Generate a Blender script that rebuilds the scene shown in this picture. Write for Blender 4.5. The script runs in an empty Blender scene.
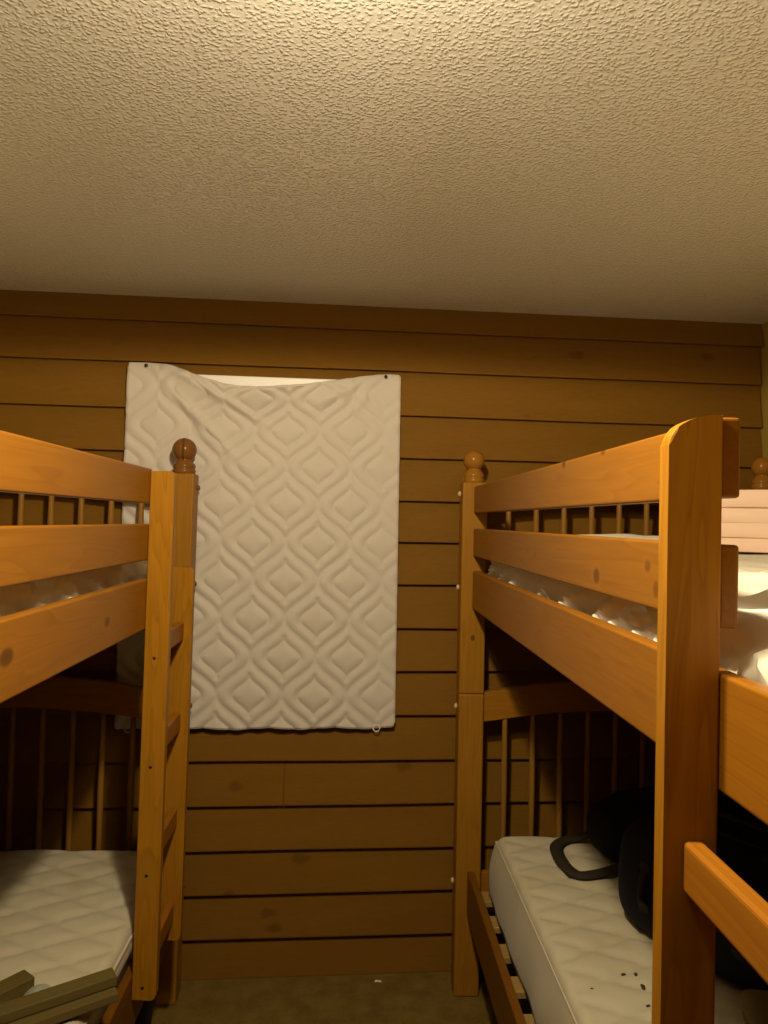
import bpy, bmesh, math, random
import numpy as np
from mathutils import Vector, Matrix, noise
from mathutils.bvhtree import BVHTree

random.seed(4)
scene = bpy.context.scene
COL = scene.collection
PI = math.pi

# ------------------------------------------------------------------ helpers
def link_mesh(name, verts, faces, mat, parent=None, smooth=False, loc=None):
    me = bpy.data.meshes.new(name)
    me.from_pydata([tuple(map(float, v)) for v in verts], [], [tuple(map(int, f)) for f in faces])
    me.validate()
    bm = bmesh.new(); bm.from_mesh(me)
    bmesh.ops.recalc_face_normals(bm, faces=bm.faces)
    bm.to_mesh(me); bm.free()
    if smooth:
        for p in me.polygons: p.use_smooth = True
    o = bpy.data.objects.new(name, me)
    COL.objects.link(o)
    if mat: me.materials.append(mat)
    if parent: o.parent = parent
    if loc is not None: o.location = loc
    return o

def link_bm(name, bm, mat, parent=None, smooth=False):
    bmesh.ops.recalc_face_normals(bm, faces=bm.faces)
    me = bpy.data.meshes.new(name)
    bm.to_mesh(me); bm.free()
    if smooth:
        for p in me.polygons: p.use_smooth = True
    o = bpy.data.objects.new(name, me)
    COL.objects.link(o)
    if mat: me.materials.append(mat)
    if parent: o.parent = parent
    return o

def empty(name, loc, label=None, cat=None, group=None, rz=0):
    o = bpy.data.objects.new(name, None)
    o.empty_display_size = .1
    o.location = loc; o.rotation_euler = (0, 0, rz)
    COL.objects.link(o)
    tag(o, label, cat, group)
    return o

def tag(o, label=None, cat=None, group=None, kind=None):
    if label: o['label'] = label
    if cat: o['category'] = cat
    if group: o['group'] = group
    if kind: o['kind'] = kind
    return o

def bm_box(bm, x0, x1, y0, y1, z0, z1, bev=0.0, seg=2, shear=0.0):
    t = bmesh.new()
    r = bmesh.ops.create_cube(t, size=1)
    for v in t.verts:
        v.co = Vector(((x0 + x1) / 2 + v.co.x * (x1 - x0), (y0 + y1) / 2 + v.co.y * (y1 - y0), (z0 + z1) / 2 + v.co.z * (z1 - z0)))
    if bev > 0:
        bmesh.ops.bevel(t, geom=t.edges[:], offset=bev, segments=seg, profile=.5, affect='EDGES')
    if shear:
        for v in t.verts: v.co.x += shear * v.co.z
    me = bpy.data.meshes.new('tmp'); t.to_mesh(me); t.free()
    bm.from_mesh(me); bpy.data.meshes.remove(me)

def bm_prism(bm, pts, axis, a0, a1, bev=0.0, shear=0.0):
    """extrude a 2-D outline; axis 'y': pts are (x,z); axis 'x': pts are (y,z)"""
    t = bmesh.new()
    def P(p, a): return (p[0], a, p[1]) if axis == 'y' else (a, p[0], p[1])
    A = [t.verts.new(P(p, a0)) for p in pts]; B = [t.verts.new(P(p, a1)) for p in pts]
    n = len(pts)
    fa = t.faces.new(A); fb = t.faces.new(B[::-1])
    for i in range(n): t.faces.new((A[i], B[i], B[(i + 1) % n], A[(i + 1) % n]))
    if bev > 0:
        es = list(fa.edges) + list(fb.edges)
        bmesh.ops.bevel(t, geom=es, offset=bev, segments=2, profile=.5, affect='EDGES')
    if shear:
        for v in t.verts: v.co.x += shear * v.co.z
    me = bpy.data.meshes.new('tmp'); t.to_mesh(me); t.free()
    bm.from_mesh(me); bpy.data.meshes.remove(me)

def bm_lathe(bm, prof, cx, cy, seg=40, dent=None):
    """prof: (radius, z) list; dent: function(angle, r, z) -> radius"""
    rings = []
    for r, z in prof:
        ring = []
        for k in range(seg):
            a = 2 * PI * k / seg
            rr = dent(a, r, z) if dent else r
            ring.append(bm.verts.new((cx + rr * math.cos(a), cy + rr * math.sin(a), z)))
        rings.append(ring)
    for i in range(len(rings) - 1):
        for k in range(seg):
            bm.faces.new((rings[i][k], rings[i][(k + 1) % seg], rings[i + 1][(k + 1) % seg], rings[i + 1][k]))
    bm.faces.new(rings[0][::-1]); bm.faces.new(rings[-1])

def tube(pts, rad, seg=8, closed=False, flat=None):
    """verts/faces of a tube along pts; flat=(w,t) gives an elliptical strap section (w along the local side)"""
    P = [Vector(p) for p in pts]; n = len(P)
    V, Fc = [], []
    for i in range(n):
        a = P[(i - 1) % n] if (closed or i > 0) else P[i]
        b = P[(i + 1) % n] if (closed or i < n - 1) else P[i]
        t = (b - a).normalized()
        up = Vector((0, 0, 1)) if abs(t.z) < .95 else Vector((1, 0, 0))
        s = t.cross(up).normalized(); u = s.cross(t).normalized()
        for k in range(seg):
            an = 2 * PI * k / seg
            w, h = flat if flat else (rad, rad)
            V.append(P[i] + s * (w * math.cos(an)) + u * (h * math.sin(an)))
    m = n if closed else n - 1
    for i in range(m):
        j = (i + 1) % n
        for k in range(seg):
            Fc.append((i * seg + k, i * seg + (k + 1) % seg, j * seg + (k + 1) % seg, j * seg + k))
    if not closed:
        Fc.append(tuple(range(seg))[::-1]); Fc.append(tuple((n - 1) * seg + k for k in range(seg)))
    return V, Fc

def spline(pts, n=8):
    P = [Vector(p) for p in pts]; out = []
    for i in range(len(P) - 1):
        p0 = P[max(i - 1, 0)]; p1 = P[i]; p2 = P[i + 1]; p3 = P[min(i + 2, len(P) - 1)]
        for k in range(n):
            t = k / n
            out.append(.5 * ((2 * p1) + (p2 - p0) * t + (2 * p0 - 5 * p1 + 4 * p2 - p3) * t * t + (3 * p1 - p0 - 3 * p2 + p3) * t ** 3))
    out.append(P[-1]); return out

# ------------------------------------------------------------------ materials
def s2l(c):
    return tuple((x / 12.92 if x <= .04045 else ((x + .055) / 1.055) ** 2.4) for x in c)

class NT:
    def __init__(s, name):
        s.m = bpy.data.materials.new(name); s.m.use_nodes = True
        s.t = s.m.node_tree; s.b = s.t.nodes['Principled BSDF']
    def n(s, kind, **kw):
        nd = s.t.nodes.new(kind)
        for k, v in kw.items(): setattr(nd, k, v)
        return nd
    def l(s, a, b): s.t.links.new(a, b)
    def mixc(s, fac, a, b, blend='MIX'):
        m = s.n('ShaderNodeMix', data_type='RGBA', blend_type=blend)
        if isinstance(fac, (int, float)): m.inputs[0].default_value = fac
        else: s.l(fac, m.inputs[0])
        for v, sock in ((a, m.inputs[6]), (b, m.inputs[7])):
            if isinstance(v, tuple): sock.default_value = (*v, 1)
            else: s.l(v, sock)
        return m.outputs[2]
    def ramp(s, fac, stops):
        r = s.n('ShaderNodeValToRGB'); s.l(fac, r.inputs[0])
        e = r.color_ramp.elements
        while len(e) < len(stops): e.new(.5)
        for q, (p, c) in zip(e, stops):
            q.position = p; q.color = (c, c, c, 1) if isinstance(c, (int, float)) else (*c, 1)
        return r.outputs[0]
    def coords(s, scale=(1, 1, 1), rand=0.0):
        tc = s.n('ShaderNodeTexCoord'); out = tc.outputs['Object']
        if rand:
            oi = s.n('ShaderNodeObjectInfo')
            mu = s.n('ShaderNodeMath', operation='MULTIPLY'); s.l(oi.outputs['Random'], mu.inputs[0]); mu.inputs[1].default_value = rand
            ad = s.n('ShaderNodeVectorMath', operation='ADD'); s.l(out, ad.inputs[0])
            s.l(mu.outputs[0], ad.inputs[1]); out = ad.outputs[0]
        mp = s.n('ShaderNodeVectorMath', operation='MULTIPLY'); s.l(out, mp.inputs[0]); mp.inputs[1].default_value = scale
        return mp.outputs[0], tc.outputs['Object']
    def noise(s, vec, scale, detail=3, rough=.5, dist=0.0):
        nz = s.n('ShaderNodeTexNoise'); s.l(vec, nz.inputs['Vector'])
        nz.inputs['Scale'].default_value = scale; nz.inputs['Detail'].default_value = detail
        nz.inputs['Roughness'].default_value = rough; nz.inputs['Distortion'].default_value = dist
        return nz.outputs['Fac']
    def bump(s, h, strength, dist):
        b = s.n('ShaderNodeBump'); s.l(h, b.inputs['Height']); b.inputs['Strength'].default_value = strength
        b.inputs['Distance'].default_value = dist; s.l(b.outputs[0], s.b.inputs['Normal'])

def pine(name, axis, base=(.27, .112, .0080), knots=(), rough=.40, dark=.72):
    """varnished pine; grain runs along axis; knots: (local centre, radii, strength)"""
    k = NT(name)
    sc = {'x': (.8, 14, 14), 'y': (14, .8, 14), 'z': (14, 14, .8)}[axis]
    v, ob = k.coords(sc, rand=37.0)
    big = k.noise(v, .9, 2, .5, 1.6)
    w = k.n('ShaderNodeMath', operation='MULTIPLY'); k.l(big, w.inputs[0]); w.inputs[1].default_value = 9.0
    sn = k.n('ShaderNodeMath', operation='FRACT'); k.l(w.outputs[0], sn.inputs[0])
    ring = k.ramp(sn.outputs[0], [(0, 0.), (.75, .55), (.93, 1.), (1., 0.)])
    fine = k.noise(v, 9, 3, .6)
    c = tuple(base); d = (base[0] * dark, base[1] * dark * .92, base[2] * dark * .8)
    lt = (base[0] * 1.1, base[1] * 1.12, base[2] * 1.2)
    col = k.mixc(big, lt, c)
    m = k.n('ShaderNodeMath', operation='MULTIPLY'); k.l(ring, m.inputs[0]); m.inputs[1].default_value = .5
    col = k.mixc(m.outputs[0], col, d)
    m2 = k.ramp(fine, [(.42, 0.), (.75, .35)])
    col = k.mixc(m2, col, d)
    for (pos, rad, st) in knots:
        sb = k.n('ShaderNodeVectorMath', operation='SUBTRACT'); k.l(ob, sb.inputs[0]); sb.inputs[1].default_value = pos
        ml = k.n('ShaderNodeVectorMath', operation='MULTIPLY'); k.l(sb.outputs[0], ml.inputs[0]); ml.inputs[1].default_value = tuple(1 / r for r in rad)
        ln = k.n('ShaderNodeVectorMath', operation='LENGTH'); k.l(ml.outputs[0], ln.inputs[0])
        halo = k.ramp(ln.outputs['Value'], [(0, 0.), (.45, 0.), (.55, .5 * st), (1., 0.)])
        core = k.ramp(ln.outputs['Value'], [(0, st), (.32, .85 * st), (.5, 0.), (1, 0.)])
        col = k.mixc(halo, col, lt)
        col = k.mixc(core, col, (.085, .032, .004))
    k.l(col, k.b.inputs['Base Color'])
    k.b.inputs['Roughness'].default_value = rough
    k.b.inputs['Specular IOR Level'].default_value = .15
    k.bump(fine, .06, .002)
    return k.m

def plain(name, col, rough=.6, noise_amt=.12, scale=30, bump=0., bscale=200, spec=.4, metal=0.):
    k = NT(name); v, _ = k.coords((1, 1, 1))
    nz = k.noise(v, scale, 3)
    c2 = tuple(x * (1 - noise_amt) for x in col)
    k.l(k.mixc(nz, col, c2), k.b.inputs['Base Color'])
    k.b.inputs['Roughness'].default_value = rough; k.b.inputs['Specular IOR Level'].default_value = spec
    k.b.inputs['Metallic'].default_value = metal
    if bump: k.bump(k.noise(v, bscale, 2), bump, .002)
    return k.m

def siding_mat():
    k = NT('brown_siding'); v, ob = k.coords((1.2, 8, 8))
    v1, _ = k.coords((1, 1, 1))
    a = k.noise(v, 1.5, 4, .6, .6); b = k.noise(v, 22, 3, .6)
    c = k.mixc(a, (.200, .094, .0100), (.150, .069, .0072))
    f = k.ramp(b, [(.45, 0.), (.8, .35)])
    c = k.mixc(f, c, (.11, .046, .005))
    # scattered painted-over knots
    vo = k.n('ShaderNodeTexVoronoi'); vk, _ = k.coords((3.1, 3.1, 5.2)); k.l(vk, vo.inputs['Vector']); vo.inputs['Scale'].default_value = 1.0
    wob = k.noise(v1, 30, 3, .6)
    ad = k.n('ShaderNodeMath', operation='MULTIPLY_ADD'); k.l(wob, ad.inputs[0]); ad.inputs[1].default_value = .16; k.l(vo.outputs['Distance'], ad.inputs[2])
    kn = k.ramp(ad.outputs[0], [(0., .55), (.13, .5), (.19, 0.), (1., 0.)])
    c = k.mixc(kn, c, (.075, .03, .0035))
    k.l(c, k.b.inputs['Base Color']); k.b.inputs['Roughness'].default_value = .7; k.b.inputs['Specular IOR Level'].default_value = .10
    k.bump(b, .12, .003)
    return k.m

def ceiling_mat():
    k = NT('sprayed_ceiling'); v, _ = k.coords((1, 1, 1))
    k.b.inputs['Base Color'].default_value = (.77, .74, .655, 1)
    k.b.inputs['Roughness'].default_value = .21; k.b.inputs['Specular IOR Level'].default_value = 1.0
    wv = k.n('ShaderNodeTexNoise'); k.l(v, wv.inputs['Vector']); wv.inputs['Scale'].default_value = 60; wv.inputs['Detail'].default_value = 2
    off = k.n('ShaderNodeVectorMath', operation='MULTIPLY_ADD'); k.l(wv.outputs['Color'], off.inputs[0]); off.inputs[1].default_value = (.012, .012, .012); k.l(v, off.inputs[2])
    vo = k.n('ShaderNodeTexVoronoi', feature='SMOOTH_F1'); k.l(off.outputs[0], vo.inputs['Vector']); vo.inputs['Scale'].default_value = 125; vo.inputs['Smoothness'].default_value = .35
    r = k.ramp(vo.outputs['Distance'], [(.04, 1.), (.28, .75), (.50, .12), (.7, 0.)])
    a = k.noise(v, 170, 2, .5)
    mx = k.n('ShaderNodeMath', operation='MULTIPLY_ADD'); k.l(a, mx.inputs[0]); mx.inputs[1].default_value = .45; k.l(r, mx.inputs[2])
    k.bump(mx.outputs[0], .72, .0038)
    return k.m

def carpet_mat():
    k = NT('olive_carpet'); v, _ = k.coords((1, 1, 1))
    a = k.noise(v, 13, 4, .65); b = k.noise(v, 260, 2, .6)
    c = k.mixc(k.ramp(a, [(.35, 0.), (.65, 1.)]), (.15, .095, .018), (.22, .145, .034))
    c = k.mixc(k.ramp(b, [(.3, .55), (.6, 0.)]), c, (.085, .05, .010))
    k.l(c, k.b.inputs['Base Color']); k.b.inputs['Roughness'].default_value = .95; k.b.inputs['Specular IOR Level'].default_value = .1
    k.bump(b, .8, .006)
    return k.m

def fabric(name, col, rough=.85, weave=900, amt=.08, bump=.15, stain=None):
    k = NT(name); v, _ = k.coords((1, 1, 1))
    a = k.noise(v, 7, 4, .6)
    c = k.mixc(a, col, tuple(x * (1 - amt) for x in col))
    if stain:
        s = k.noise(v, 4.5, 5, .62, .5)
        c = k.mixc(k.ramp(s, [(.52, 0.), (.75, .6)]), c, stain)
    k.l(c, k.b.inputs['Base Color']); k.b.inputs['Roughness'].default_value = rough; k.b.inputs['Specular IOR Level'].default_value = .2
    k.b.inputs['Sheen Weight'].default_value = .1 if col[0] > .1 else 0
    k.bump(k.noise(v, weave, 1), bump, .0006)
    return k.m

M = dict(
    siding=siding_mat(), ceiling=ceiling_mat(), carpet=carpet_mat(),
    wallpaint=plain('cream_wall_paint', (.33, .225, .035), .7, .05, 12, .2, 160),
    quilt=fabric('beige_quilted_cover', (.56, .50, .43), .8, 700, .05, .1),
    ticking=fabric('mattress_ticking', (.48, .425, .30), .85, 600, .08, .12, (.36, .28, .13)),
    sheet=fabric('white_sheet', (.82, .76, .62), .8, 500, .06, .08),
    blanket=fabric('pale_pink_blanket', (.95, .69, .54), .9, 400, .06, .2),
    blackcloth=fabric('black_canvas', (.007, .006, .0045), .9, 500, .2, .2),
    strapcloth=fabric('black_webbing', (.030, .022, .012), .75, 600, .2, .2),
    navy=fabric('navy_nylon', (.0050, .0052, .0125), .75, 500, .2, .15),
    olive=fabric('olive_cloth', (.17, .13, .04), .9, 300, .3, .3),
    greycloth=fabric('grey_green_mesh_cloth', (.28, .29, .22), .9, 300, .3, .4),
    vinyl=plain('white_vinyl', (.86, .83, .76), .4, .02, 10),
    metal=plain('dark_steel', (.05, .04, .03), .35, .2, 60, metal=.7),
    brass=plain('pale_bolt_cap', (.55, .41, .20), .4, .1, 60),
    scrap=plain('white_paper', (.8, .75, .6), .7, .05),
    crumb=plain('dark_brown_crumb', (.045, .025, .01), .9, .3, 300),
    oldslat=pine('weathered_slat_wood', 'x', (.105, .075, .020), rough=.7),
    slat=pine('raw_pine_slat', 'x', (.30, .19, .06), rough=.6),
    void=plain('dark_backing', (.03, .02, .01), .9, .1),
)
gl = NT('night_glass'); gl.b.inputs['Base Color'].default_value = (.9, .95, .95, 1); gl.b.inputs['Roughness'].default_value = .02
gl.b.inputs['Transmission Weight'].default_value = 1.0; gl.b.inputs['IOR'].default_value = 1.45
M['glass'] = gl.m

# ------------------------------------------------------------------ the room
CEIL = 2.327
WY0, WS = 2.577, .047                     # back wall face: y = WY0 + WS*x
def wall_pt(x, z, out=0.0):
    n = math.hypot(1, WS)
    return Vector((x + out * WS / n, WY0 + WS * x - out / n, z))

XL, XR, YF = -1.70, 1.498, -1.0
WIN = (-.60, .0, .98, 2.062)               # window opening x0,x1,z0,z1
LINES = [0.0, .134, .285, .434, .587, .739, .896, 1.048, 1.198, 1.351, 1.499, 1.643, 1.794, 1.941, 2.097, 2.238, 2.327]

def build_siding():
    V, Fc = [], []
    def board(x0, x1, z0, z1, t0, t1, wob=0.):
        n = max(2, int((x1 - x0) / .12)); base = len(V)
        for i in range(n + 1):
            x = x0 + (x1 - x0) * i / n
            e = wob * noise.noise((x * 2.1, z0 * 9.3, 1.7))
            # a lapped board: thick at its lower edge, feathering out upwards
            for (o, z) in ((-.027, z0 + e), (t0, z0 + e), (t0 + .0005, z0 + e + .004), (t1, z1), (-.027, z1)):
                V.append(wall_pt(x, z, o))
        for i in range(n):
            a = base + i * 5; b = a + 5
            for k in range(5):
                Fc.append((a + k, a + (k + 1) % 5, b + (k + 1) % 5, b + k))
        Fc.append(tuple(base + k for k in range(5))); Fc.append(tuple(base + n * 5 + k for k in range(5))[::-1])
    T = .0
    for i in range(len(LINES) - 1):
        z0, z1 = LINES[i], LINES[i + 1]
        segs = [(XL, XR - .002 - .006 * (i % 3))]
        joints = {4: -.22, 8: .9, 11: -1.3, 2: 1.1}
        t0, t1 = T, T - .0235
        zz1 = z1 + .012 if i < len(LINES) - 2 else z1
        parts = []
        if i in joints:
            j = joints[i]; segs = [(XL, j - .0015), (j + .0015, segs[0][1])]
        for (a, b) in segs:
            if z1 <= WIN[2] or z0 >= WIN[3]: parts.append((a, b, z0, zz1)); continue
            if a < WIN[0]: parts.append((a, min(b, WIN[0]), z0, zz1))
            if b > WIN[1]: parts.append((max(a, WIN[1]), b, z0, zz1))
            if z0 < WIN[3] < z1:
                parts.append((WIN[0], WIN[1], WIN[3], zz1))
            if z0 < WIN[2] < z1: parts.append((WIN[0], WIN[1], z0, WIN[2]))
        for (a, b, c, d) in parts:
            s0 = t0 + (t1 - t0) * (c - z0) / (zz1 - z0); s1 = t0 + (t1 - t0) * (d - z0) / (zz1 - z0)
            board(a, b, c, d, s0, s1, .0022 if c == z0 and c > 0 else 0)
    # backing behind the boards, left open at the window
    def slab(x0, x1, z0, z1):
        base = len(V)
        for o in (-.10, -.0255):
            for (x, z) in ((x0, z0), (x1, z0), (x1, z1), (x0, z1)): V.append(wall_pt(x, z, o))
        for q in ((0, 1, 2, 3), (4, 7, 6, 5), (0, 4, 5, 1), (1, 5, 6, 2), (2, 6, 7, 3), (3, 7, 4, 0)):
            Fc.append(tuple(base + k for k in q))
    slab(XL - .1, WIN[0], 0, CEIL); slab(WIN[1], XR + .1, 0, CEIL)
    slab(WIN[0], WIN[1], 0, WIN[2]); slab(WIN[0], WIN[1], WIN[3], CEIL)
    return link_mesh('wall_back', V, Fc, M['siding'])
tag(build_siding(), 'brown painted lap siding wall behind the bunk beds', kind='structure')

def room_box(name, m, x0, x1, y0, y1, z0, z1, label):
    bm = bmesh.new(); bm_box(bm, x0, x1, y0, y1, z0, z1)
    return tag(link_bm(name, bm, m), label, kind='structure')
room_box('floor', M['carpet'], XL - .1, XR + .1, YF - .1, 2.75, -.08, 0, 'olive brown carpeted floor')
room_box('ceiling', M['ceiling'], XL - .1, XR + .1, YF - .1, 2.75, CEIL, CEIL + .08, 'off white ceiling with glossy sprayed texture')
room_box('wall_left', M['wallpaint'], XL - .1, XL, YF - .1, 2.75, 0, CEIL, 'cream painted wall on the left')
room_box('wall_right', M['wallpaint'], XR, XR + .1, YF - .1, 2.75, 0, CEIL, 'cream painted wall at the right edge')
room_box('wall_front', M['siding'], XL, XR, YF - .1, YF, 0, CEIL, 'brown wall behind the camera')

# window: white vinyl frame, sash and a dark night pane
win = empty('window_1', wall_pt((WIN[0] + WIN[1]) / 2, WIN[2], 0), 'white vinyl window mostly covered by the hanging quilted pad')
win['kind'] = 'structure'; win.rotation_euler = (0, 0, math.atan(WS))
def frame_bm(x0, x1, z0, z1, w, y0, y1, bev):
    bm = bmesh.new()
    bm_box(bm, x0, x1, y0, y1, z1 - w, z1, bev); bm_box(bm, x0, x1, y0, y1, z0, z0 + w, bev)
    bm_box(bm, x0, x0 + w, y0, y1, z0 + w, z1 - w, bev); bm_box(bm, x1 - w, x1, y0, y1, z0 + w, z1 - w, bev)
    return bm
wh = WIN[3] - WIN[2]; ww = (WIN[1] - WIN[0]) / 2
link_bm('window_frame', frame_bm(-ww + .001, ww - .001, .001, wh - .001, .075, .004, .075, .004), M['vinyl'], win)
sash = link_bm('window_sash', frame_bm(-ww + .078, ww - .078, .078, wh - .078, .04, .030, .06, .003), M['vinyl'], win)
bm = bmesh.new(); bm_box(bm, -ww + .116, ww - .116, .043, .047, .116, wh - .116); link_bm('window_pane', bm, M['glass'], win)

# ------------------------------------------------------------------ bunk beds
TOPZ = 1.706; JOIN = 1.0
PD = .076
def arch(u0, u1, za, zb, rise, n=18):
    up, dn = [], []
    for i in range(n + 1):
        t = i / n; b = rise * (1 - (2 * t - 1) ** 2)
        up.append((u0 + (u1 - u0) * t, zb + b)); dn.append((u0 + (u1 - u0) * t, za + b * .95))
    return dn + up[::-1]

def build_bed(side, x_rail, y_post, post_in, shear, y_near, ladder, label, mats, ball_r, crack, TOPZ=1.706):
    """side +1: bed to the right of the aisle, -1: to its left.  u runs from the aisle into the bed."""
    y_mid = (y_post + y_near) / 2
    root = empty('bunk_bed', (x_rail + side * .5, y_mid, 0), label, 'bunk bed', 'pine bunk beds')
    ox, oy = x_rail + side * .5, y_mid
    def ux(u): return x_rail + side * u - ox
    def yy(y): return y - oy
    def box(bm, u0, u1, y0, y1, z0, z1, bev=.003, seg=2):
        a, b = sorted((ux(u0), ux(u1)))
        bm_box(bm, a, b, yy(y0), yy(y1), z0, z1, bev, seg, shear)
    def part(name, f, m, parent=root):
        bm = bmesh.new(); f(bm); return link_bm(name, bm, m, parent)
    pw = .084
    pc = post_in + pw / 2                                   # post centre in u
    # four posts with ball finials and bolt caps
    for (uc, aisle) in ((pc, True), (pc + 1.0, False)):
        for far in (True, False):
            y0, y1 = (y_post, y_post + PD) if far else (y_near - PD, y_near)
            def f(bm):
                box(bm, uc - pw / 2, uc + pw / 2, y0, y1, 0, JOIN, .006, 3)
                box(bm, uc - pw / 2, uc + pw / 2, y0, y1, JOIN, TOPZ, .006, 3)
            po = part('post', f, mats['post'] if (far and aisle) else mats['z'])
            cx = ux(uc) + shear * TOPZ; cy = yy((y0 + y1) / 2)
            zc = TOPZ + .040 + ball_r * .97
            prof = [(.033, TOPZ - .002), (.034, TOPZ + .003), (.035, TOPZ + .009), (.033, TOPZ + .014), (.0315, TOPZ + .016), (.034, TOPZ + .021), (.034, TOPZ + .027), (.031, TOPZ + .033), (.027, TOPZ + .037), (.0255, TOPZ + .042)]
            prof = [(rr * (ball_r / .036) ** .9, zz) for rr, zz in prof]
            for i in range(22):
                a = -PI / 2 + .62 + (PI - .62) * i / 21
                prof.append((max(ball_r * math.cos(a), .0006), zc + ball_r * math.sin(a)))
            dent = None
            if crack and far and aisle:
                def dent(a, r, z):
                    d = abs((a - (-PI / 2 + .06) - .5 * (z - zc) + PI) % (2 * PI) - PI)
                    return r - (.013 * max(0, 1 - d / .11) if z > TOPZ + .045 and r > .012 else 0)
            bm = bmesh.new(); bm_lathe(bm, prof, cx, cy, 160 if dent else 40, dent)
            link_bm('finial', bm, mats['finial'], po, smooth=True)
            if aisle and far:
                for z in (1.668, 1.35, .947, .358):
                    bm = bmesh.new()
                    r = bmesh.ops.create_uvsphere(bm, u_segments=16, v_segments=10, radius=.0095)
                    for v in bm.verts:
                        v.co = Vector((v.co.x * .75 + ux(post_in - .002) + shear * z, v.co.y + cy + .018, v.co.z + z))
                    link_bm('bolt_cap', bm, M['brass'] if side > 0 else mats['finial'], po, smooth=True)
    yA, yB = y_near, y_post                                  # rails run between the posts
    T = .0235
    # aisle side: tall ladder board splits the guard rails from the ladder opening
    ly0, ly1 = ladder['tall']
    if side > 0: g0, g1 = ly0 + .008, yB
    else: g0, g1 = yA, ly1 - .008
    part('guard_rail', lambda bm: box(bm, 0, T, g0, g1, 1.603, 1.692, .004, 3), mats['g1'])
    part('guard_rail', lambda bm: box(bm, 0, T, g0, g1, 1.4595, 1.5515, .004, 3), mats['g2'])
    part('side_rail', lambda bm: box(bm, 0, T, yA, yB, 1.285, 1.411, .004, 3), mats['main'])
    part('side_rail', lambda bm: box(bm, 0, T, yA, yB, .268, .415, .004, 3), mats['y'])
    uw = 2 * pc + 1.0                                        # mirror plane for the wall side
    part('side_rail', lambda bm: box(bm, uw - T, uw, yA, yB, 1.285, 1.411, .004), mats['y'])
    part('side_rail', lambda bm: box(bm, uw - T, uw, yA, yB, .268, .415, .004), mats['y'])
    # ends: arched head rails, spindles and a low cross rail
    ua, ub = pc + pw / 2 - .001, pc + 1.0 - pw / 2 + .001
    for yc in (y_post + PD / 2 - .004, y_near - PD / 2 + .004):
        for (za, zb, zl0, zl1) in ((.902, 1.0, .268, .40), (1.612, 1.69, 1.285, 1.40)):
            def f(bm):
                pts = [(ux(u), z) for u, z in arch(ua, ub, za, zb, .045)]
                bm_prism(bm, pts, 'y', yy(yc - .014), yy(yc + .014), .004, shear)
            part('head_rail', f, mats['x'])
            part('cross_rail', lambda bm: box(bm, ua, ub, yc - .011, yc + .011, zl0, zl1, .003), mats['x'])
            for k in range(9):
                u = pc + (.12 + .095 * k if side > 0 else .134 + .0965 * k)
                t = (u - ua) / (ub - ua); zt = za + .045 * .95 * (1 - (2 * t - 1) ** 2) + .02
                def f(bm):
                    prof = [(.0085, zl1 - .012), (.009, zl1 + .05), (.0105, (zl1 + zt) / 2), (.009, zt - .05), (.0085, zt)]
                    bm_lathe(bm, [(r, z) for r, z in prof], 0, 0, 12)
                    for v in bm.verts: v.co.x += ux(u) + shear * v.co.z; v.co.y += yy(yc)
                sp = part('spindle', f, mats['spin'])
                for p in sp.data.polygons: p.use_smooth = True
    # slats under both mattresses
    for (zt, n) in ((1.305, 13), (.362, 13)):
        for k in range(n):
            y = yA + .06 + (yB - yA - .12) * k / (n - 1)
            part('slat', lambda bm: box(bm, T + .001, uw - T - .001, y - .034, y + .034, zt - .018, zt, .002), M['slat'])
    # ladder: two boards on the aisle face of the rails and four rungs between them
    lw = .061
    def board(y0, y1, z0, z1, ra, rb):
        # outline in (u,z); the aisle corners are rounded
        pts = [(-.0005, z0), (-.0005, z1)]
        n = 10
        pts += [(-lw + ra[0] - ra[0] * math.sin(PI / 2 * i / n), z1 - ra[1] + ra[1] * math.cos(PI / 2 * i / n)) for i in range(n + 1)]
        pts += [(-lw + rb - rb * math.cos(PI / 2 * i / n), z0 + rb - rb * math.sin(PI / 2 * i / n)) for i in range(n + 1)]
        pts = [(ux(u), z) for u, z in pts]
        def f(bm): bm_prism(bm, pts, 'y', yy(y0), yy(y1), .003, shear)
        return f
    tall = part('ladder_rail', board(ly0, ly1, .355, ladder['top'], ladder['round'], .016), mats['ladder'])
    sy0, sy1 = ladder['short']
    short = part('ladder_rail', board(sy0, sy1, .355, 1.425, (.02, .02), .016), mats['ladder'])
    r0, r1 = (sy1, ly0) if side > 0 else (ly1, sy0)
    for iz, z in enumerate(ladder['rungs']):
        part('rung', lambda bm: box(bm, -.0395, -.0175, r0 - .0005, r1 + .0005, z - .0275, z + .0275, .005, 3), mats['rung'])
        bm = bmesh.new()
        bmesh.ops.create_uvsphere(bm, u_segments=14, v_segments=8, radius=.0042)
        ys = ly0 - .0002 if side < 0 else sy0 - .0002
        for v in bm.verts:
            v.co = Vector((v.co.x + ux(-.0265) + shear * z, v.co.y * .4 + yy(ys), v.co.z + (ladder['screws'][iz] if 'screws' in ladder else z - .018)))
        link_bm('screw', bm, M['metal'], tall if side < 0 else short, smooth=True)
    return root, ox, oy

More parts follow.
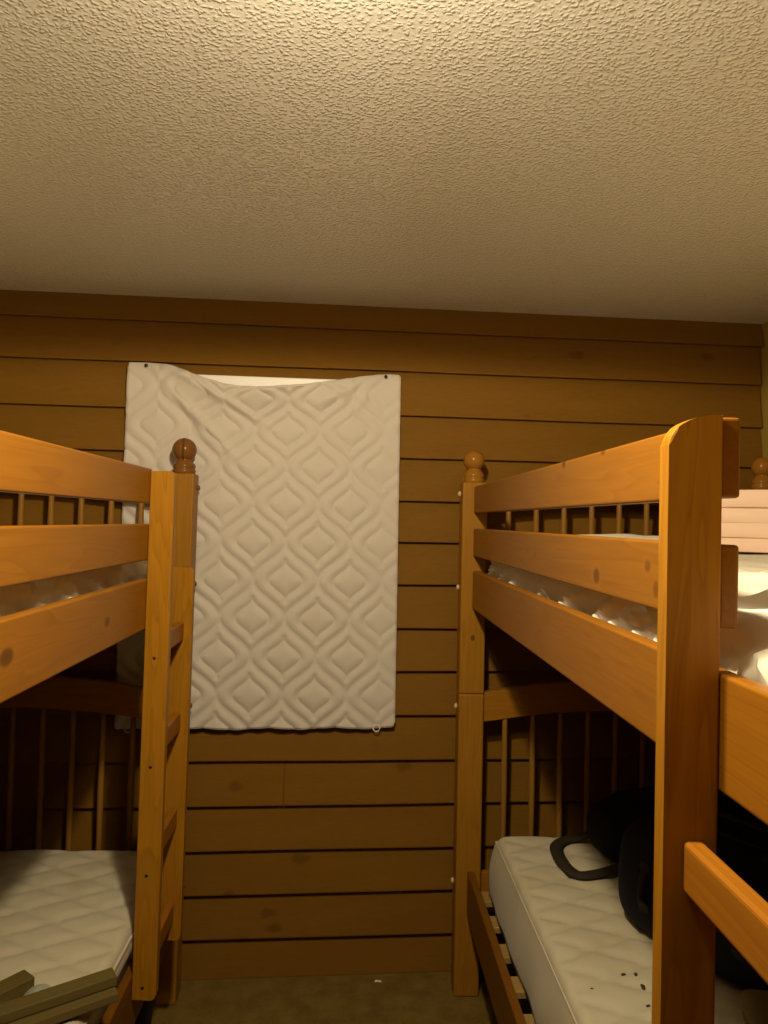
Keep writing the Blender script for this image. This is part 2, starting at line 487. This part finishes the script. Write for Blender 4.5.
def wood_set(tagname, root_xy, kn):
    ox, oy = root_xy
    def K(lst, flip='x'):
        out = []
        for (x, y, z, ra, rz, st) in lst:
            out.append(((x - ox, y - oy, z), (.05, ra * 1.5, rz), st))
        return out
    def KP(lst): return [((x - ox, y - oy, z), (ra, .05, rz), st) for (x, y, z, ra, rz, st) in lst]
    return dict(
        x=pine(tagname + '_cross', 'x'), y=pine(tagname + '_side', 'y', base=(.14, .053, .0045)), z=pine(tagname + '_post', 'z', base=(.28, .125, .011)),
        post=pine(tagname + '_front_post', 'z', base=(.28, .125, .011), knots=KP(kn.get('post', []))),
        finial=pine(tagname + '_finial', 'z', base=kn.get('finial', (.26, .11, .012)), rough=.22, dark=.85),
        g1=pine(tagname + '_top_guard', 'y', base=(.215, .083, .0062), knots=K(kn.get('g1', []))),
        g2=pine(tagname + '_mid_guard', 'y', base=(.215, .083, .0062), knots=K(kn.get('g2', []))),
        main=pine(tagname + '_main_rail', 'y', base=(.225, .086, .0060), knots=K(kn.get('main', []))),
        ladder=pine(tagname + '_ladder', 'z', base=(.30, .128, .0075), dark=.62), rung=pine(tagname + '_rung', 'y', base=(.255, .094, .007)),
        spin=pine(tagname + '_spindle', 'z', base=(.25, .122, .020)))

RX, RYP, RYN = .4014, 2.4546, .5205
mr = wood_set('right_pine', (RX + .5, (RYP + RYN) / 2), dict(
    post=[(.406, RYP, 1.187, .018, .026, .9)],
    g1=[(.4, 1.404, 1.688, .02, .022, 1.), (.4, 1.181, 1.69, .018, .016, .9)],
    g2=[(.4, 1.203, 1.487, .024, .03, .95), (.4, .992, 1.516, .016, .02, .7), (.4, .963, 1.487, .016, .026, .7), (.4, 1.614, 1.502, .02, .016, .5), (.4, 1.68, 1.508, .016, .012, .4)]))
build_bed(1, RX, RYP, -.038, 0.0, RYN, dict(tall=(.788, .811), short=(.5225, .546), top=1.693, round=(.056, .034), rungs=(1.205, .932, .659, .382)),
          'pine bunk bed right of the aisle, with dark bags on its lower mattress', mr, .036, False)
LX, LYP, LYN = -.537, 2.422, .50
SH = .013
ml = wood_set('left_pine', (LX - .5, (LYP + LYN) / 2), dict(
    main=[(-.518, 1.144, 1.353, .036, .034, 1.), (-.518, 1.602, 1.344, .026, .026, .9)], finial=(.17, .070, .016)))
build_bed(-1, LX, LYP, .003, SH, LYN, dict(tall=(1.894, 1.918), short=(2.16, 2.184), top=1.686, round=(.014, .014), rungs=(1.242, .982, .706, .437), screws=(1.213, .939, .667, .387)),
          'pine bunk bed left of the aisle with loose slats on its lower mattress', ml, .0395, True, 1.713)

# ------------------------------------------------------------------ mattresses
def soft_box(x0, x1, y0, y1, z0, z1, r, step, hfun=None, side=None):
    def axis(a, b):
        e = [0, r * .08, r * .25, r * .5, r * .75, r]
        mid = np.linspace(a + r, b - r, max(3, int((b - a - 2 * r) / step)))
        return np.array([a + q for q in e[:-1]] + list(mid) + [b - q for q in e[:-1]][::-1])
    X, Yv = axis(x0, x1), axis(y0, y1)
    GX, GY = np.meshgrid(X, Yv, indexing='ij')
    dx = np.minimum(GX - x0, x1 - GX); dy = np.minimum(GY - y0, y1 - GY)
    qx = np.clip(r - dx, 0, r); qy = np.clip(r - dy, 0, r)
    q = np.minimum(np.hypot(qx, qy), r)
    Z = z1 - r + np.sqrt(np.maximum(r * r - q * q, 0))
    if hfun is not None: Z = Z + hfun(GX, GY) * np.clip(1 - q / r, 0, 1)
    nx, ny = GX.shape
    V = [(GX[i, j], GY[i, j], Z[i, j]) for i in range(nx) for j in range(ny)]
    F = [(i * ny + j, (i + 1) * ny + j, (i + 1) * ny + j + 1, i * ny + j + 1) for i in range(nx - 1) for j in range(ny - 1)]
    loop = [i * ny for i in range(nx)] + [(nx - 1) * ny + j for j in range(1, ny)] + [i * ny + ny - 1 for i in range(nx - 2, -1, -1)] + [j for j in range(ny - 2, 0, -1)]
    prev = loop; cx, cy = (x0 + x1) / 2, (y0 + y1) / 2
    rows = 9
    for k in range(1, rows + 1):
        t = k / rows; cur = []
        for li in loop:
            x, y, z = V[li]
            nxv = (-1 if x < x0 + 1e-6 else (1 if x > x1 - 1e-6 else 0)); nyv = (-1 if y < y0 + 1e-6 else (1 if y > y1 - 1e-6 else 0))
            b = side(x, y, t) if side else .008 * math.sin(PI * t)
            zz = z + (z0 - z) * t
            cur.append(len(V)); V.append((min(max(x + nxv * b, x0 - b), x1 + b), min(max(y + nyv * b, y0 - b), y1 + b), zz))
        for i in range(len(loop)):
            j = (i + 1) % len(loop); F.append((prev[i], prev[j], cur[j], cur[i]))
        prev = cur
    F.append(tuple(prev))
    return V, F, [V[l] for l in loop]

def diamond_h(depth, px, py, phx, phy):
    def h(X, Y):
        a = (X - phx) / px + (Y - phy) / py; b = (X - phx) / px - (Y - phy) / py
        da = np.abs(a - np.round(a)); db = np.abs(b - np.round(b))
        d = np.minimum(da, db) * px * py / math.hypot(px, py)
        lump = np.vectorize(lambda x, y: noise.noise((x * 6, y * 6, 3.1)))(X, Y)
        d2 = d + .004 * np.vectorize(lambda x, y: noise.noise((x * 24, y * 24, 9.1)))(X, Y)
        return depth * (1 - np.exp(-np.abs(d2) / .012)) - depth + .004 * lump
    return h

def mattress(x0, x1, y0, y1, z0, z1, label, h, name='mattress', mat='ticking', r=.028, piping=True, step=.011, side=None, cat='mattress', drape=None):
    V, F, loop = soft_box(x0, x1, y0, y1, z0, z1, r, step, h, side)
    if drape:
        edge, sgn, seed = drape                              # folds of the sheet along the aisle edge
        W = []
        for (x, y, z) in V:
            q = abs(x - edge)
            if q < .14 and z > 1.33:
                wgt = (1 - q / .14) * min(1, (z - 1.33) / .05)
                p = Vector((y * 6.5 + (z - 1.4) * 14 + seed, (z - 1.4) * 5, seed))
                a = (1 - abs(noise.noise(p))) ** 5; b = (1 - abs(noise.noise(p * 1.9 + Vector((3, 1, 7))))) ** 4
                f = .030 * a + .014 * b - .020
                f = min(f, .012 if sgn > 0 else .016)
                W.append((x + sgn * f * wgt, y, z + .6 * f * wgt))
            else: W.append((x, y, z))
        V = W
    c = Vector(((x0 + x1) / 2, (y0 + y1) / 2, z0))
    V = [Vector(v) - c for v in V]
    o = link_mesh(name, V, F, M[mat], smooth=True, loc=c)
    tag(o, label, cat)
    if piping:
        pv, pf = tube([Vector(v) - c for v in loop], .0045 if x0 < 0 else .0028, 8, closed=True)
        link_mesh('piping', pv, pf, M[mat], o, smooth=True)
    return o
def rest_on(o):
    bv = BVHTree.FromPolygons([v.co + o.location for v in o.data.vertices], [tuple(p.vertices) for p in o.data.polygons])
    return lambda x, y: bv.ray_cast(Vector((x, y, 5)), Vector((0, 0, -1)))[0].z
def saggy(x, y, t): return .018 * t + .008 * math.sin(PI * t) + .008 * t * noise.noise((x * 9 + y * 7, t * 1.5, 5.))
low_right = mattress(.481, 1.350, .60, 2.385, .363, .570, 'bare quilted mattress on the lower right bunk under the bags', diamond_h(.011, .225, .112, .47, 1.91), side=saggy)
mattress(-1.53, -.543, .60, 2.375, .364, .528, 'bare diamond quilted mattress on the lower left bunk', diamond_h(.011, .205, .118, -.75, 2.069), side=lambda x, y, t: .004 * math.sin(PI * min(1, t * 2.5)) - .017 * min(1, max(0, (t - .25) / .3)))

def wrinkle(seed, amp):
    def f(x, y):
        p = Vector((x * 3.0 + seed, y * 3.4 + x * 1.2, seed))
        a = noise.noise(p); b = noise.noise(p * 2.3 + Vector((4, 1, 2)))
        rdg = (1 - abs(noise.noise(p * 1.7))) ** 4
        return amp * (a * .7 + b * .35 + rdg * .8 - .45) * (1 - .85 * min(1, max(0, (y - 1.75) / .2))) + .018 * min(1, max(0, (y - 1.75) / .3))
    return lambda X, Y: np.vectorize(f)(X, Y)
def fold_side(seed, amp):
    def f(x, y, t):
        n = noise.noise((y * 7 + x * 2 + t * 2.2, t * 1.4, seed)); m = (1 - abs(noise.noise((y * 4.5 - t * 2.6, x, seed + 3)))) ** 3
        return amp * (.4 * n + .9 * m) * min(1, t * 3 + .25) - .002
    return f
mattress(.448, 1.365, .60, 2.40, 1.3055, 1.474, 'white sheeted mattress on the upper right bunk', wrinkle(2.2, .030), mat='sheet', r=.045, piping=False, step=.012, drape=(.448, -1, 2.7))
mattress(-1.50, -.570, .58, 2.30, 1.3055, 1.474, 'white sheeted mattress on the upper left bunk', wrinkle(7.7, .022), mat='sheet', r=.045, piping=False, step=.012, drape=(-.570, 1, 8.1))

# pillow by the head end of the upper right bunk
def pillow():
    n = 40; V = []; F = []
    for s in (1, -1):
        for i in range(n + 1):
            for j in range(n + 1):
                a, b = -1 + 2 * i / n, -1 + 2 * j / n
                e = (1 - abs(a) ** 2.6) * (1 - abs(b) ** 2.6)
                z = s * .022 * max(e, 0) ** .55 + .006 * noise.noise((a * 2, b * 2, 4.)) * e
                V.append((a * .20 * (1 - .05 * b * b), b * .145 * (1 - .06 * a * a), z))
    m = (n + 1) ** 2
    for i in range(n):
        for j in range(n):
            q = (i * (n + 1) + j, (i + 1) * (n + 1) + j, (i + 1) * (n + 1) + j + 1, i * (n + 1) + j + 1)
            F.append(q); F.append(tuple(m + k for k in q[::-1]))
    o = link_mesh('pillow', V, F, M['sheet'], smooth=True, loc=(.80, 2.20, 1.522))
    tag(o, 'white pillow on the upper right bunk beside the pink blankets', 'pillow')
pillow()

# folded pink blankets, one on another
def folded(z0, z1, x0, x1, y0, y1, label, layers, seed):
    V, F = [], []
    n = 26
    cx, cy = (x0 + x1) / 2, (y0 + y1) / 2
    prof = []
    hl = (z1 - z0) / layers
    for L in range(layers):
        a = z0 + L * hl; r = min(hl / 2, .0055)
        for k in range(7):
            t = -PI / 2 + PI * k / 6
            prof.append((-r + r * math.cos(t), a + (r if k < 3 else (hl / 2 if k == 3 else hl - r)) + (r * math.sin(t) if k != 3 else 0)))
    # rounded outline lofted through the layer profile
    out = []
    R = .03
    for (sx, sy, a0) in ((1, -1, -PI / 2), (1, 1, 0), (-1, 1, PI / 2), (-1, -1, PI)):
        for k in range(7):
            a = a0 + PI / 2 * k / 6
            out.append((sx * ((x1 - x0) / 2 - R) + R * math.cos(a), sy * ((y1 - y0) / 2 - R) + R * math.sin(a)))
    # subdivide long edges
    ring = []
    for i in range(len(out)):
        p, q = Vector((*out[i], 0)), Vector((*out[(i + 1) % len(out)], 0))
        m = max(1, int((q - p).length / .03))
        for k in range(m): ring.append(p.lerp(q, k / m))
    mR = len(ring)
    for (ins, z) in prof:
        for p in ring:
            d = p.normalized()
            w = .0022 * noise.noise((p.x * 5 + seed, p.y * 5, 2.))
            V.append((p.x + d.x * ins * 1.2, p.y + d.y * ins * 1.2, z - z0 + w))
    for i in range(len(prof) - 1):
        for k in range(mR):
            F.append((i * mR + k, i * mR + (k + 1) % mR, (i + 1) * mR + (k + 1) % mR, (i + 1) * mR + k))
    F.append(tuple(range(mR))[::-1]); F.append(tuple((len(prof) - 1) * mR + k for k in range(mR)))
    o = link_mesh('folded_blanket', V, F, M['blanket'], smooth=True, loc=(cx, cy, z0))
    o.rotation_euler = (0, 0, -.42)
    tag(o, label, 'blanket', 'folded pink blankets on the upper right bunk')
folded(1.499, 1.541, 1.0, 1.36, 2.20, 2.32, 'pale pink folded blanket at the bottom of the stack on the upper bunk', 1, 1)
folded(1.542, 1.632, 1.0, 1.36, 2.20, 2.32, 'thick pale pink folded blanket in the middle of the stack', 2, 2)
folded(1.633, 1.687, 1.0, 1.36, 2.20, 2.32, 'pale pink folded blanket on top of the stack', 1, 3)

# ------------------------------------------------------------------ hanging quilted pad over the window
def quilt():
    A = np.array([-.774, -.711, -.635, -.534, -.432, -.323, -.194, -.056, .101, .155])
    Bz = np.array([2.086, 2.088, 2.082, 2.042, 2.013, 2.010, 2.023, 2.048, 2.079, 2.077])
    # smooth top curve
    xs = np.linspace(-.774, .155, 201); zs = np.interp(xs, A, Bz)
    ker = np.ones(13) / 13; zp = np.pad(zs, 6, mode='edge'); zs = np.convolve(zp, ker, 'valid')
    nx, nz = 232, 306
    S = np.linspace(0, 1, nx); T = np.linspace(0, 1, nz)
    GS, GT = np.meshgrid(S, T, indexing='ij')
    xl = -.768 + (-.783 + .768) * GT; xr_ = .151 + .003 * GT
    X = xl + (xr_ - xl) * GS
    ztop0 = 2.09 - .008 * GS
    zb = .858 + .003 * np.sin(GS * PI * 2 * 4.2) * 1.0
    top = np.interp(-.774 + .929 * GS, xs, zs)
    full = ztop0 - (ztop0 - zb) * GT
    d = (ztop0 - full)
    Z = full + (top - ztop0) * np.exp(-(d / .16)) * np.clip(1 - GT, 0, 1)
    # quilting lines: ogee lattice, in cloth coordinates
    px, pz = .2200, .2625
    cu = (X + .231) / px; cv = (full - 1.622) / pz
    cu = cu + .012 * np.sin(cv * 2.1 + 1); cv = cv + .012 * np.sin(cu * 1.7)
    dist = np.full(X.shape, 9.0)
    tt = np.linspace(0, 1, 40)
    def curve(s):
        # one quarter of an ogee scaled by s, in metres
        return s * px / 2 * (.5 + .5 * np.cos(PI * tt)), s * pz / 2 * tt
    def fold(off):
        u = cu - off; v = cv - off
        return np.abs(u - np.round(u)) * px, np.abs(v - np.round(v)) * pz
    for off in (0., .5):
        U, Wv = fold(off)
        for s in (.965, .52):
            a, b = curve(s)
            dd = np.full(X.shape, 9.0)
            for q, w in zip(a, b): dd = np.minimum(dd, (U - q) ** 2 + (Wv - w) ** 2)
            dist = np.minimum(dist, np.sqrt(dd))
    puff = .0062 * (1 - np.exp(-dist / .0048)) + .0045 * (1 - np.exp(-(dist / .018) ** 2)) 
    soft = 1 - .55 * np.exp(-((1 - GS) / .12) ** 2) - .35 * np.exp(-(GS / .16) ** 2) * np.exp(-GT / .3)
    puff = puff * soft
    N = np.vectorize(lambda x, z: noise.noise((x * 7, z * 7, 1.3)) + .5 * noise.noise((x * 19, z * 15, 6.3)))(X, full)
    sag = np.clip((ztop0 - top) / .06, 0, 1.2)
    out = .010 + puff + .0028 * N * np.clip(.4 + GT * .3, 0, 1)
    out = out + sag * (.028 * np.exp(-(d / .10) ** 2) ) + .010 * np.sin(PI * GS) * np.exp(-GT * 1.1)
    # creases running down from the two pins
    def crease(x0, z0, x1, z1, w, h):
        dx, dz = x1 - x0, z1 - z0; L = math.hypot(dx, dz)
        t = ((X - x0) * dx + (Z - z0) * dz) / L; n = ((X - x0) * dz - (Z - z0) * dx) / L
        return h * np.exp(-(n / w) ** 2) * np.clip(t / L * 3, 0, 1) * np.clip((1 - t / L) * 2, 0, 1) * ((t > 0) & (t < L))
    out = out + crease(-.70, 2.08, -.33, 1.70, .016, .013) + crease(-.66, 2.09, -.25, 1.86, .013, .012) - crease(-.68, 2.07, -.40, 1.66, .012, .006)
    out = out + crease(.09, 2.08, -.20, 1.93, .016, .010) + crease(-.10, 2.05, -.42, 1.98, .012, .008) + crease(.09, 2.07, -.08, 1.85, .014, .006)
    flatcorner = np.exp(-((X + .711) ** 2 + (Z - 2.083) ** 2) / .05 ** 2) + np.exp(-((X - .101) ** 2 + (Z - 2.076) ** 2) / .05 ** 2)
    out = out * (1 - .5 * np.clip(flatcorner, 0, 1)) + .004
    org = wall_pt(-.31, .858, .012)
    front = [wall_pt(X[i, j], Z[i, j], out[i, j]) - org for i in range(nx) for j in range(nz)]
    back = [wall_pt(X[i, j], Z[i, j], max(.003, out[i, j] - .012)) - org for i in range(nx) for j in range(nz)]
    V = front + back; m = nx * nz; F = []
    for i in range(nx - 1):
        for j in range(nz - 1):
            q = (i * nz + j, (i + 1) * nz + j, (i + 1) * nz + j + 1, i * nz + j + 1)
            F.append(q); F.append(tuple(m + k for k in q[::-1]))
    edge = [i * nz for i in range(nx)] + [(nx - 1) * nz + j for j in range(1, nz)] + [i * nz + nz - 1 for i in range(nx - 2, -1, -1)] + [j for j in range(nz - 2, 0, -1)]
    for k in range(len(edge)):
        a, b = edge[k], edge[(k + 1) % len(edge)]
        F.append((a, b, m + b, m + a))
    o = link_mesh('quilted_pad', V, F, M['quilt'], smooth=True, loc=org)
    tag(o, 'beige quilted mattress pad pinned over the window on the brown siding', 'mattress pad')
    # bound edge
    bv, bf = tube([(front[e] + back[e]) * .5 for e in edge[::2]], .0052, 8, closed=True)
    link_mesh('binding', bv, bf, M['quilt'], o, smooth=True)
    # little loops of elastic at the lower corners
    for (x, z) in ((.094, .855), (-.742, .855)):
        c = wall_pt(x, z, .016) - org
        pts = [c + Vector((.012 * math.cos(a), 0, .012 * math.sin(a))) for a in np.linspace(0, 2 * PI, 20, endpoint=False)]
        lv, lf = tube(pts, .0018, 8, closed=True)
        link_mesh('elastic_loop', lv, lf, M['sheet'], o, smooth=True)
quilt()
for (x, z, lab) in ((-.711, 2.079, 'small dark pin in the left top corner of the quilted pad'), (.101, 2.071, 'small dark pin in the right top corner of the quilted pad')):
    bm = bmesh.new()
    bm_lathe(bm, [(.0012, -.016), (.0012, .002), (.0055, .003), (.006, .006), (.004, .009), (.001, .010)], 0, 0, 16)
    o = link_bm('push_pin', bm, M['metal'], smooth=True)
    o.location = wall_pt(x, z, .016); o.rotation_euler = (PI / 2 - .25, 0, .3)
    tag(o, lab, 'pin', 'pins holding the quilted pad')

top_at = rest_on(low_right)
# ------------------------------------------------------------------ bags on the lower right bunk
def superq(a, b, c, e1, e2, nu=48, nv=28, fun=None):
    V, F = [], []
    sg = lambda v, e: math.copysign(abs(v) ** e, v)
    for j in range(nv + 1):
        t = -PI / 2 + PI * j / nv
        for i in range(nu):
            p = -PI + 2 * PI * i / nu
            v = Vector((a * sg(math.cos(t), e1) * sg(math.cos(p), e2), b * sg(math.cos(t), e1) * sg(math.sin(p), e2), c * sg(math.sin(t), e1)))
            V.append(fun(v) if fun else v)
    for j in range(nv):
        for i in range(nu):
            F.append((j * nu + i, j * nu + (i + 1) % nu, (j + 1) * nu + (i + 1) % nu, (j + 1) * nu + i))
    return V, F

def lump(amp, fr, seed):
    return lambda v: v + v.normalized() * (amp * noise.noise(v * fr + Vector((seed, 0, 0))))

bag = empty('tote_bag', (1.0, 2.225, .575), 'black soft bag with a looped strap at the far end of lower right mattress', 'bag')
def tote(v):
    w = lump(.02, 7, 2)(v)
    if w.z > 0: w.x *= 1 - .35 * w.z / .1; w.y *= 1 - .25 * w.z / .1
    return w
V, F = superq(.255, .13, .092, .45, .55, fun=tote)
link_mesh('bag_body', [Vector((v.x, v.y, max(v.z + .090, 0))) for v in V], F, M['blackcloth'], bag, smooth=True)
sp = spline([(.80, 2.30, .632), (.742, 2.318, .600), (.691, 2.312, .590), (.645, 2.265, .588), (.634, 2.18, .587), (.645, 2.105, .587), (.668, 2.082, .587), (.716, 2.092, .590), (.785, 2.112, .598), (.83, 2.12, .615)], 8)
sp = [Vector((p.x, p.y, max(max(top_at(p.x + a, p.y + b) for a in (-.022, 0, .022) for b in (-.022, 0, .022)) + .0100, p.z - .012 if p.x > .72 else 0))) for p in sp]
sv, sf = tube([Vector(p) - bag.location for p in sp], 0, 10, flat=(.020, .008))
link_mesh('strap', sv, sf, M['strapcloth'], bag, smooth=True)

duf = empty('duffel_bag', (.915, 1.74, .575), 'navy blue duffel bag nearest the ladder on the lower right mattress', 'bag', rz=math.atan2(-.32, .19))
V, F = superq(.25, .165, .130, .40, .6, 60, 32, fun=lump(.012, 6, 5))
link_mesh('bag_body', [Vector((v.x, v.y, max(v.z + .126, 0))) for v in V], F, M['navy'], duf, smooth=True)
for xx in (-.12, .12):
    pts = [Vector((xx, .171 * math.cos(a), .126 + .137 * math.sin(a))) for a in np.linspace(-.75, PI + .75, 30)]
    sv, sf = tube(pts, 0, 8, flat=(.016, .004)); link_mesh('webbing', sv, sf, M['strapcloth'], duf, smooth=True)
pts = [Vector((x, 0, .126 + .131)) for x in np.linspace(-.2, .2, 14)]
sv, sf = tube(pts, 0, 8, flat=(.012, .003)); link_mesh('zip', sv, sf, M['strapcloth'], duf, smooth=True)
pts = spline([(-.12, .09, .245), (-.11, .05, .285), (0, .02, .295), (.11, .05, .285), (.12, .09, .245)], 8)
sv, sf = tube(pts, 0, 8, flat=(.014, .005)); link_mesh('handle', sv, sf, M['strapcloth'], duf, smooth=True)

def heap(name, cx, cy, z, a, b, c, mat, label, cat, seed, amp=.02):
    def f(v):
        w = v + v.normalized() * (amp * noise.noise(v * 14 + Vector((seed, 1, 2))) + amp * .6 * (1 - abs(noise.noise(v * 22 + Vector((seed, 3, 5))))) ** 3)
        w.z = max(w.z, -c * .5); return w
    V, F = superq(a, b, c, .8, .9, 64, 40, fun=f)
    o = link_mesh(name, [v + Vector((0, 0, c * .5)) for v in V], F, M[mat], smooth=True, loc=(cx, cy, z))
    return tag(o, label, cat)
heap('crumpled_cloth', .865, 1.455, .575, .055, .045, .038, 'olive', 'crumpled olive cloth on lower right mattress in front of navy bag', 'cloth', 3)
heap('crumpled_cloth', -.655, 1.598, .533, .030, .016, .018, 'greycloth', 'grey green crumpled cloth between the loose slats on the lower left mattress', 'cloth', 8)

# dark crumbs on the lower right mattress
for (x, y, s, lab) in ((.626, 1.650, .006, 'dark flake on lower right mattress, leftmost of the close trio'), (.652, 1.642, .007, 'dark flake on lower right mattress, middle of the close trio'),
                       (.653, 1.603, .009, 'largest dark flake on lower right mattress'), (.538, 1.597, .004, 'faint dark flake nearest the left edge of lower right mattress'), (.640, 1.543, .005, 'small dark flake nearest the camera on lower right mattress')):
    V, F = superq(s, s * .6, s * .25, .7, .8, 14, 8, fun=lump(s * .5, 90, x * 50))
    o = link_mesh('crumb', V, F, M['crumb'], smooth=True, loc=(x, y, top_at(x, y) + s * .1)); o.rotation_euler = (0, 0, x * 40)
    tag(o, lab, 'crumb', 'dark flakes on the mattress')

# ------------------------------------------------------------------ loose wooden slats on the lower left mattress
def loose(p, q, w, h, z, label, tilt=0.):
    a, b = Vector((*p, 0)), Vector((*q, 0)); d = b - a
    bm = bmesh.new(); bm_box(bm, -d.length / 2, d.length / 2, -w / 2, w / 2, 0, h, .0025)
    o = link_bm('wooden_slat', bm, M['oldslat'])
    c = (a + b) / 2; o.location = (c.x, c.y, z); o.rotation_euler = (tilt, 0, math.atan2(d.y, d.x))
    tag(o, label, 'wooden slat', 'loose slats on the lower left mattress')
loose((-.500, 1.650), (-1.20, 1.190), .040, .022, .5545, 'upper of the two stacked loose slats on the lower left mattress')
loose((-.494, 1.636), (-1.20, 1.165), .056, .020, .5335, 'lower of the two stacked loose slats on the lower left mattress')
loose((-.690, 1.668), (-.800, 1.528), .045, .030, .5335, 'loose slat behind the stacked pair, cut off by the left edge')

# dark bag on the floor under the left bed
ub = empty('stuff_sack', (-.695, 1.90, 0), 'dark navy soft sack on the carpet under the left bunk bed', 'bag')
V, F = superq(.16, .40, .125, .6, .6, fun=lump(.015, 7, 9))
link_mesh('bag_body', [v + Vector((0, 0, .124)) for v in V], F, M['navy'], ub, smooth=True)
pts = [(.163 * math.cos(a), -.30, .124 + .125 * math.sin(a)) for a in np.linspace(-.4, PI + .4, 24)]
sv, sf = tube(pts, 0, 8, flat=(.012, .004)); link_mesh('drawstring', sv, sf, M['strapcloth'], ub, smooth=True)

# scrap on the carpet
V = []; F = []
for i in range(7):
    for j in range(3):
        V.append((-.011 + .022 * i / 6, -.003 + .003 * j, .0025 + .0022 * math.sin(i * .9) + .001 * j))
for i in range(6):
    for j in range(2): F.append((i * 3 + j, (i + 1) * 3 + j, (i + 1) * 3 + j + 1, i * 3 + j + 1))
o = link_mesh('paper_scrap', V, F, M['scrap'], loc=(.116, 2.538, 0.0)); o.rotation_euler = (0, 0, .25)
md = o.modifiers.new('thick', 'SOLIDIFY'); md.thickness = .0012
tag(o, 'tiny white paper scrap on the carpet by the wall', 'paper scrap')

# ------------------------------------------------------------------ light
def lamp(kind, name, loc, energy, col, **kw):
    L = bpy.data.lights.new(name, kind); L.energy = energy; L.color = col
    for k, v in kw.items(): setattr(L, k, v)
    o = bpy.data.objects.new(name, L); o.location = loc; COL.objects.link(o); return o
WARM = (1.0, .84, .56)
lamp('SPOT', 'lamp_bulb', (-.03, .86, 2.225), 81, WARM, spot_size=math.radians(179), spot_blend=.10, shadow_soft_size=.035)
lamp('POINT', 'lamp_ceiling_fill', (-.03, .70, 2.085), 16, WARM, shadow_soft_size=.06)  # added point light to brighten the ceiling, standing in for the dome's upward light

w = bpy.data.worlds.new('night'); scene.world = w; w.use_nodes = True
w.node_tree.nodes['Background'].inputs[0].default_value = (.003, .004, .008, 1)

# ------------------------------------------------------------------ camera
H = 1.57
cam = bpy.data.cameras.new('camera'); cam.sensor_fit = 'VERTICAL'; cam.sensor_height = 24; cam.lens = 740 / 1024 * 24
cam.clip_start = .02
co = bpy.data.objects.new('camera', cam); COL.objects.link(co)
yaw, pitch, roll = .04131, .01242, .01976
f = Vector((math.sin(yaw) * math.cos(pitch), math.cos(yaw) * math.cos(pitch), math.sin(pitch)))
r = Vector((math.cos(yaw), -math.sin(yaw), 0)); d = f.cross(r)
r2 = r * math.cos(roll) - d * math.sin(roll); d2 = r * math.sin(roll) + d * math.cos(roll)
mw = Matrix((( r2.x, -d2.x, -f.x, 0), (r2.y, -d2.y, -f.y, 0), (r2.z, -d2.z, -f.z, H), (0, 0, 0, 1)))
co.matrix_world = mw
scene.camera = co

vs = scene.view_settings
vs.view_transform = 'Standard'; vs.look = 'None'; vs.exposure = 0; vs.gamma = 1; vs.use_curve_mapping = False
